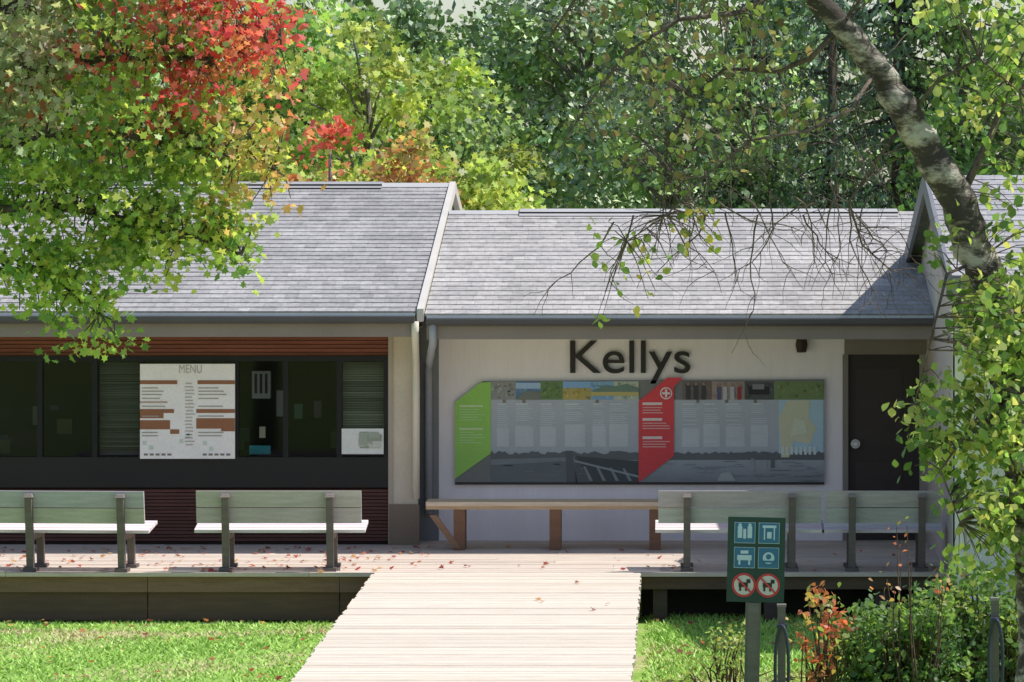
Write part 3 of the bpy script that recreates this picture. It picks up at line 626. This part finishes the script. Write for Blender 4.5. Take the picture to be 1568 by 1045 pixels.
def addcl(cs,dens,pal,lo,hi,sg_=.07,off=0.):
    C=circles(cs,d+off,dens,1.2)
    for c in C:
        p0=min(anchors,key=lambda q_:(q_-Vector(c)).length_squared)
        if (p0-Vector(c)).length>.12: s.tube([p0,(p0+Vector(c))/2+Vector((0,0,.04)),tuple(c)],[.006,.004,.002],3,BC,0,False)
        m=int(rng.uniform(lo,hi+1)); cen.append(rng.normal(size=(m,3))*np.array([sg_,sg_,sg_])+c); col.append(jit(random.choice(pal),m,.3))
PB=[(.28,.40,.11),(.40,.50,.15),(.17,.27,.08),(.5,.52,.18),(.12,.2,.06)]; PD=[(.15,.22,.07),(.20,.28,.09),(.28,.34,.11),(.2,.17,.09)]
addcl([(1500,160,50),(1450,130,35),(1545,100,55),(1550,240,42),(1485,345,38),(1420,380,25),(1520,30,50),(1545,330,40),(1440,20,40)],14,PB,4,9)
addcl([(1500,480,50),(1545,430,45),(1540,560,70),(1440,610,42),(1400,640,24),(1430,690,42),(1520,680,65),(1500,780,55),(1545,850,50),(1470,850,25),(1600,700,80),(1600,500,70)],23,PB,6,13)
addcl([(1520,540,45),(1545,660,45),(1545,770,40),(1530,470,35)],24,PB,6,12,.07,-.5)
addcl([(1000,90,110),(900,180,55),(1090,180,110),(1150,50,90),(1240,170,50),(870,30,55),(1000,250,55),(1050,330,30)],9,PD,2,6)
addcl([(945,370,38),(1010,390,35),(1070,350,35),(1000,445,22),(930,420,20)],14,[(.3,.4,.1),(.4,.48,.13),(.18,.28,.08),(.5,.42,.1)],2,4)
addcl([(918,485,10),(1090,370,15)],40,[(.32,.42,.1)],2,3,.03)
addcl([(1100,-120,150),(1350,-120,120),(900,-90,90),(1650,100,120),(1650,350,100)],6,PB,5,10)
s.obj('branches',[M_bark],e); cen=np.vstack(cen);col=np.vstack(col)
leaves('foliage',cen,rng.uniform(.045,.088,len(cen)),col,OVAL*np.array([1.25,1]),M_leaf,e,.2,.5)
# ---------------------------------------------------------------- shrubs lower right
def shrub(name,cs,d,dens,pal,lsz,per,shape=OVAL):
    e=empty(name,(0,0,0)); s=MB(); C=circles(cs,d,dens,1.); bx=X(sum(c[0] for c in cs)/len(cs),d); cen=[];col=[]
    for c in C:
        if c[2]<GZ+.03: c[2]=GZ+.05
        r0=(bx+(c[0]-bx)*.55+random.gauss(0,.05),d+(c[1]-d)*.3,GZ-.02); s.tube([r0,((r0[0]+c[0])/2+random.gauss(0,.03),(r0[1]+c[1])/2,(r0[2]+c[2])/2+.05),tuple(c)],[.008,.006,.003],4,(.1,.06,.045),0,False)
        m=int(rng.uniform(.6,1.4)*per); p=rng.normal(size=(m,3))*.06+c; p[:,2]=np.maximum(p[:,2],GZ+.01); cen.append(p); col.append(jit(random.choice(pal),m,.3))
    s.obj('stems',[M_bark],e); cen=np.vstack(cen);col=np.vstack(col); leaves('foliage',cen,rng.uniform(.7,1.3,len(cen))*lsz,col,shape,M_leaf,e,.4)
SG=[(.11,.2,.07),(.17,.28,.09),(.25,.36,.1),(.12,.22,.09)]
shrub('rose_shrub',[(1340,970,55),(1410,950,60),(1330,1040,60),(1450,1020,70),(1390,1060,70),(1300,1010,40)],35.6,34,SG,.062,19)
shrub('rose_shrub',[(1500,920,50),(1545,960,55),(1520,1030,60),(1580,1020,70),(1470,900,28),(1600,930,50)],35.9,32,SG+[(.32,.38,.12)],.062,18)
shrub('autumn_shrub',[(1250,930,32),(1235,985,28),(1280,960,26),(1270,1020,30)],35.4,30,[(.6,.22,.11),(.55,.36,.14),(.38,.4,.12),(.65,.17,.1),(.26,.33,.1)],.062,10)
shrub('wild_bush',[(1105,1010,42),(1060,1035,28),(1140,975,25),(1210,1040,28),(1010,1040,16)],36.3,30,[(.40,.46,.15),(.48,.48,.18),(.3,.4,.12)],.045,12,RHOMB)
shrub('autumn_shrub',[(1383,805,10),(1385,850,12),(1360,893,18),(1450,895,16)],35.2,30,[(.6,.2,.12),(.5,.28,.13),(.35,.36,.12)],.05,5)
# ---------------------------------------------------------------- light
S=Vector((.64,.08,1.0)).normalized()
sl=bpy.data.lights.new('sun','SUN'); sl.energy=5.0; sl.angle=math.radians(.5); sl.color=(1,.96,.9)
so=bpy.data.objects.new('sun',sl); so.rotation_euler=S.to_track_quat('Z','Y').to_euler(); scn.collection.objects.link(so)
W=bpy.data.worlds.new('World'); scn.world=W; W.use_nodes=True; nt=W.node_tree
bg=nt.nodes['Background']; sk=nt.nodes.new('ShaderNodeTexSky'); sk.sky_type='NISHITA'; sk.sun_disc=False
sk.sun_elevation=math.asin(S.z); sk.sun_rotation=math.atan2(S.x,S.y); nt.links.new(sk.outputs[0],bg.inputs[0]); bg.inputs[1].default_value=.15
# ---------------------------------------------------------------- camera
c=bpy.data.cameras.new('camera'); c.sensor_width=36; c.lens=F/1568*36; c.shift_x=-(VX-784)/1568; c.shift_y=-(522.5-VY)/1568
c.clip_end=2000; c.clip_start=.5
co=bpy.data.objects.new('camera',c); co.location=(0,0,H); co.rotation_euler=(math.pi/2,0,0); scn.collection.objects.link(co); scn.camera=co
scn.view_settings.view_transform='Standard'; scn.view_settings.look='None'; scn.view_settings.exposure=0
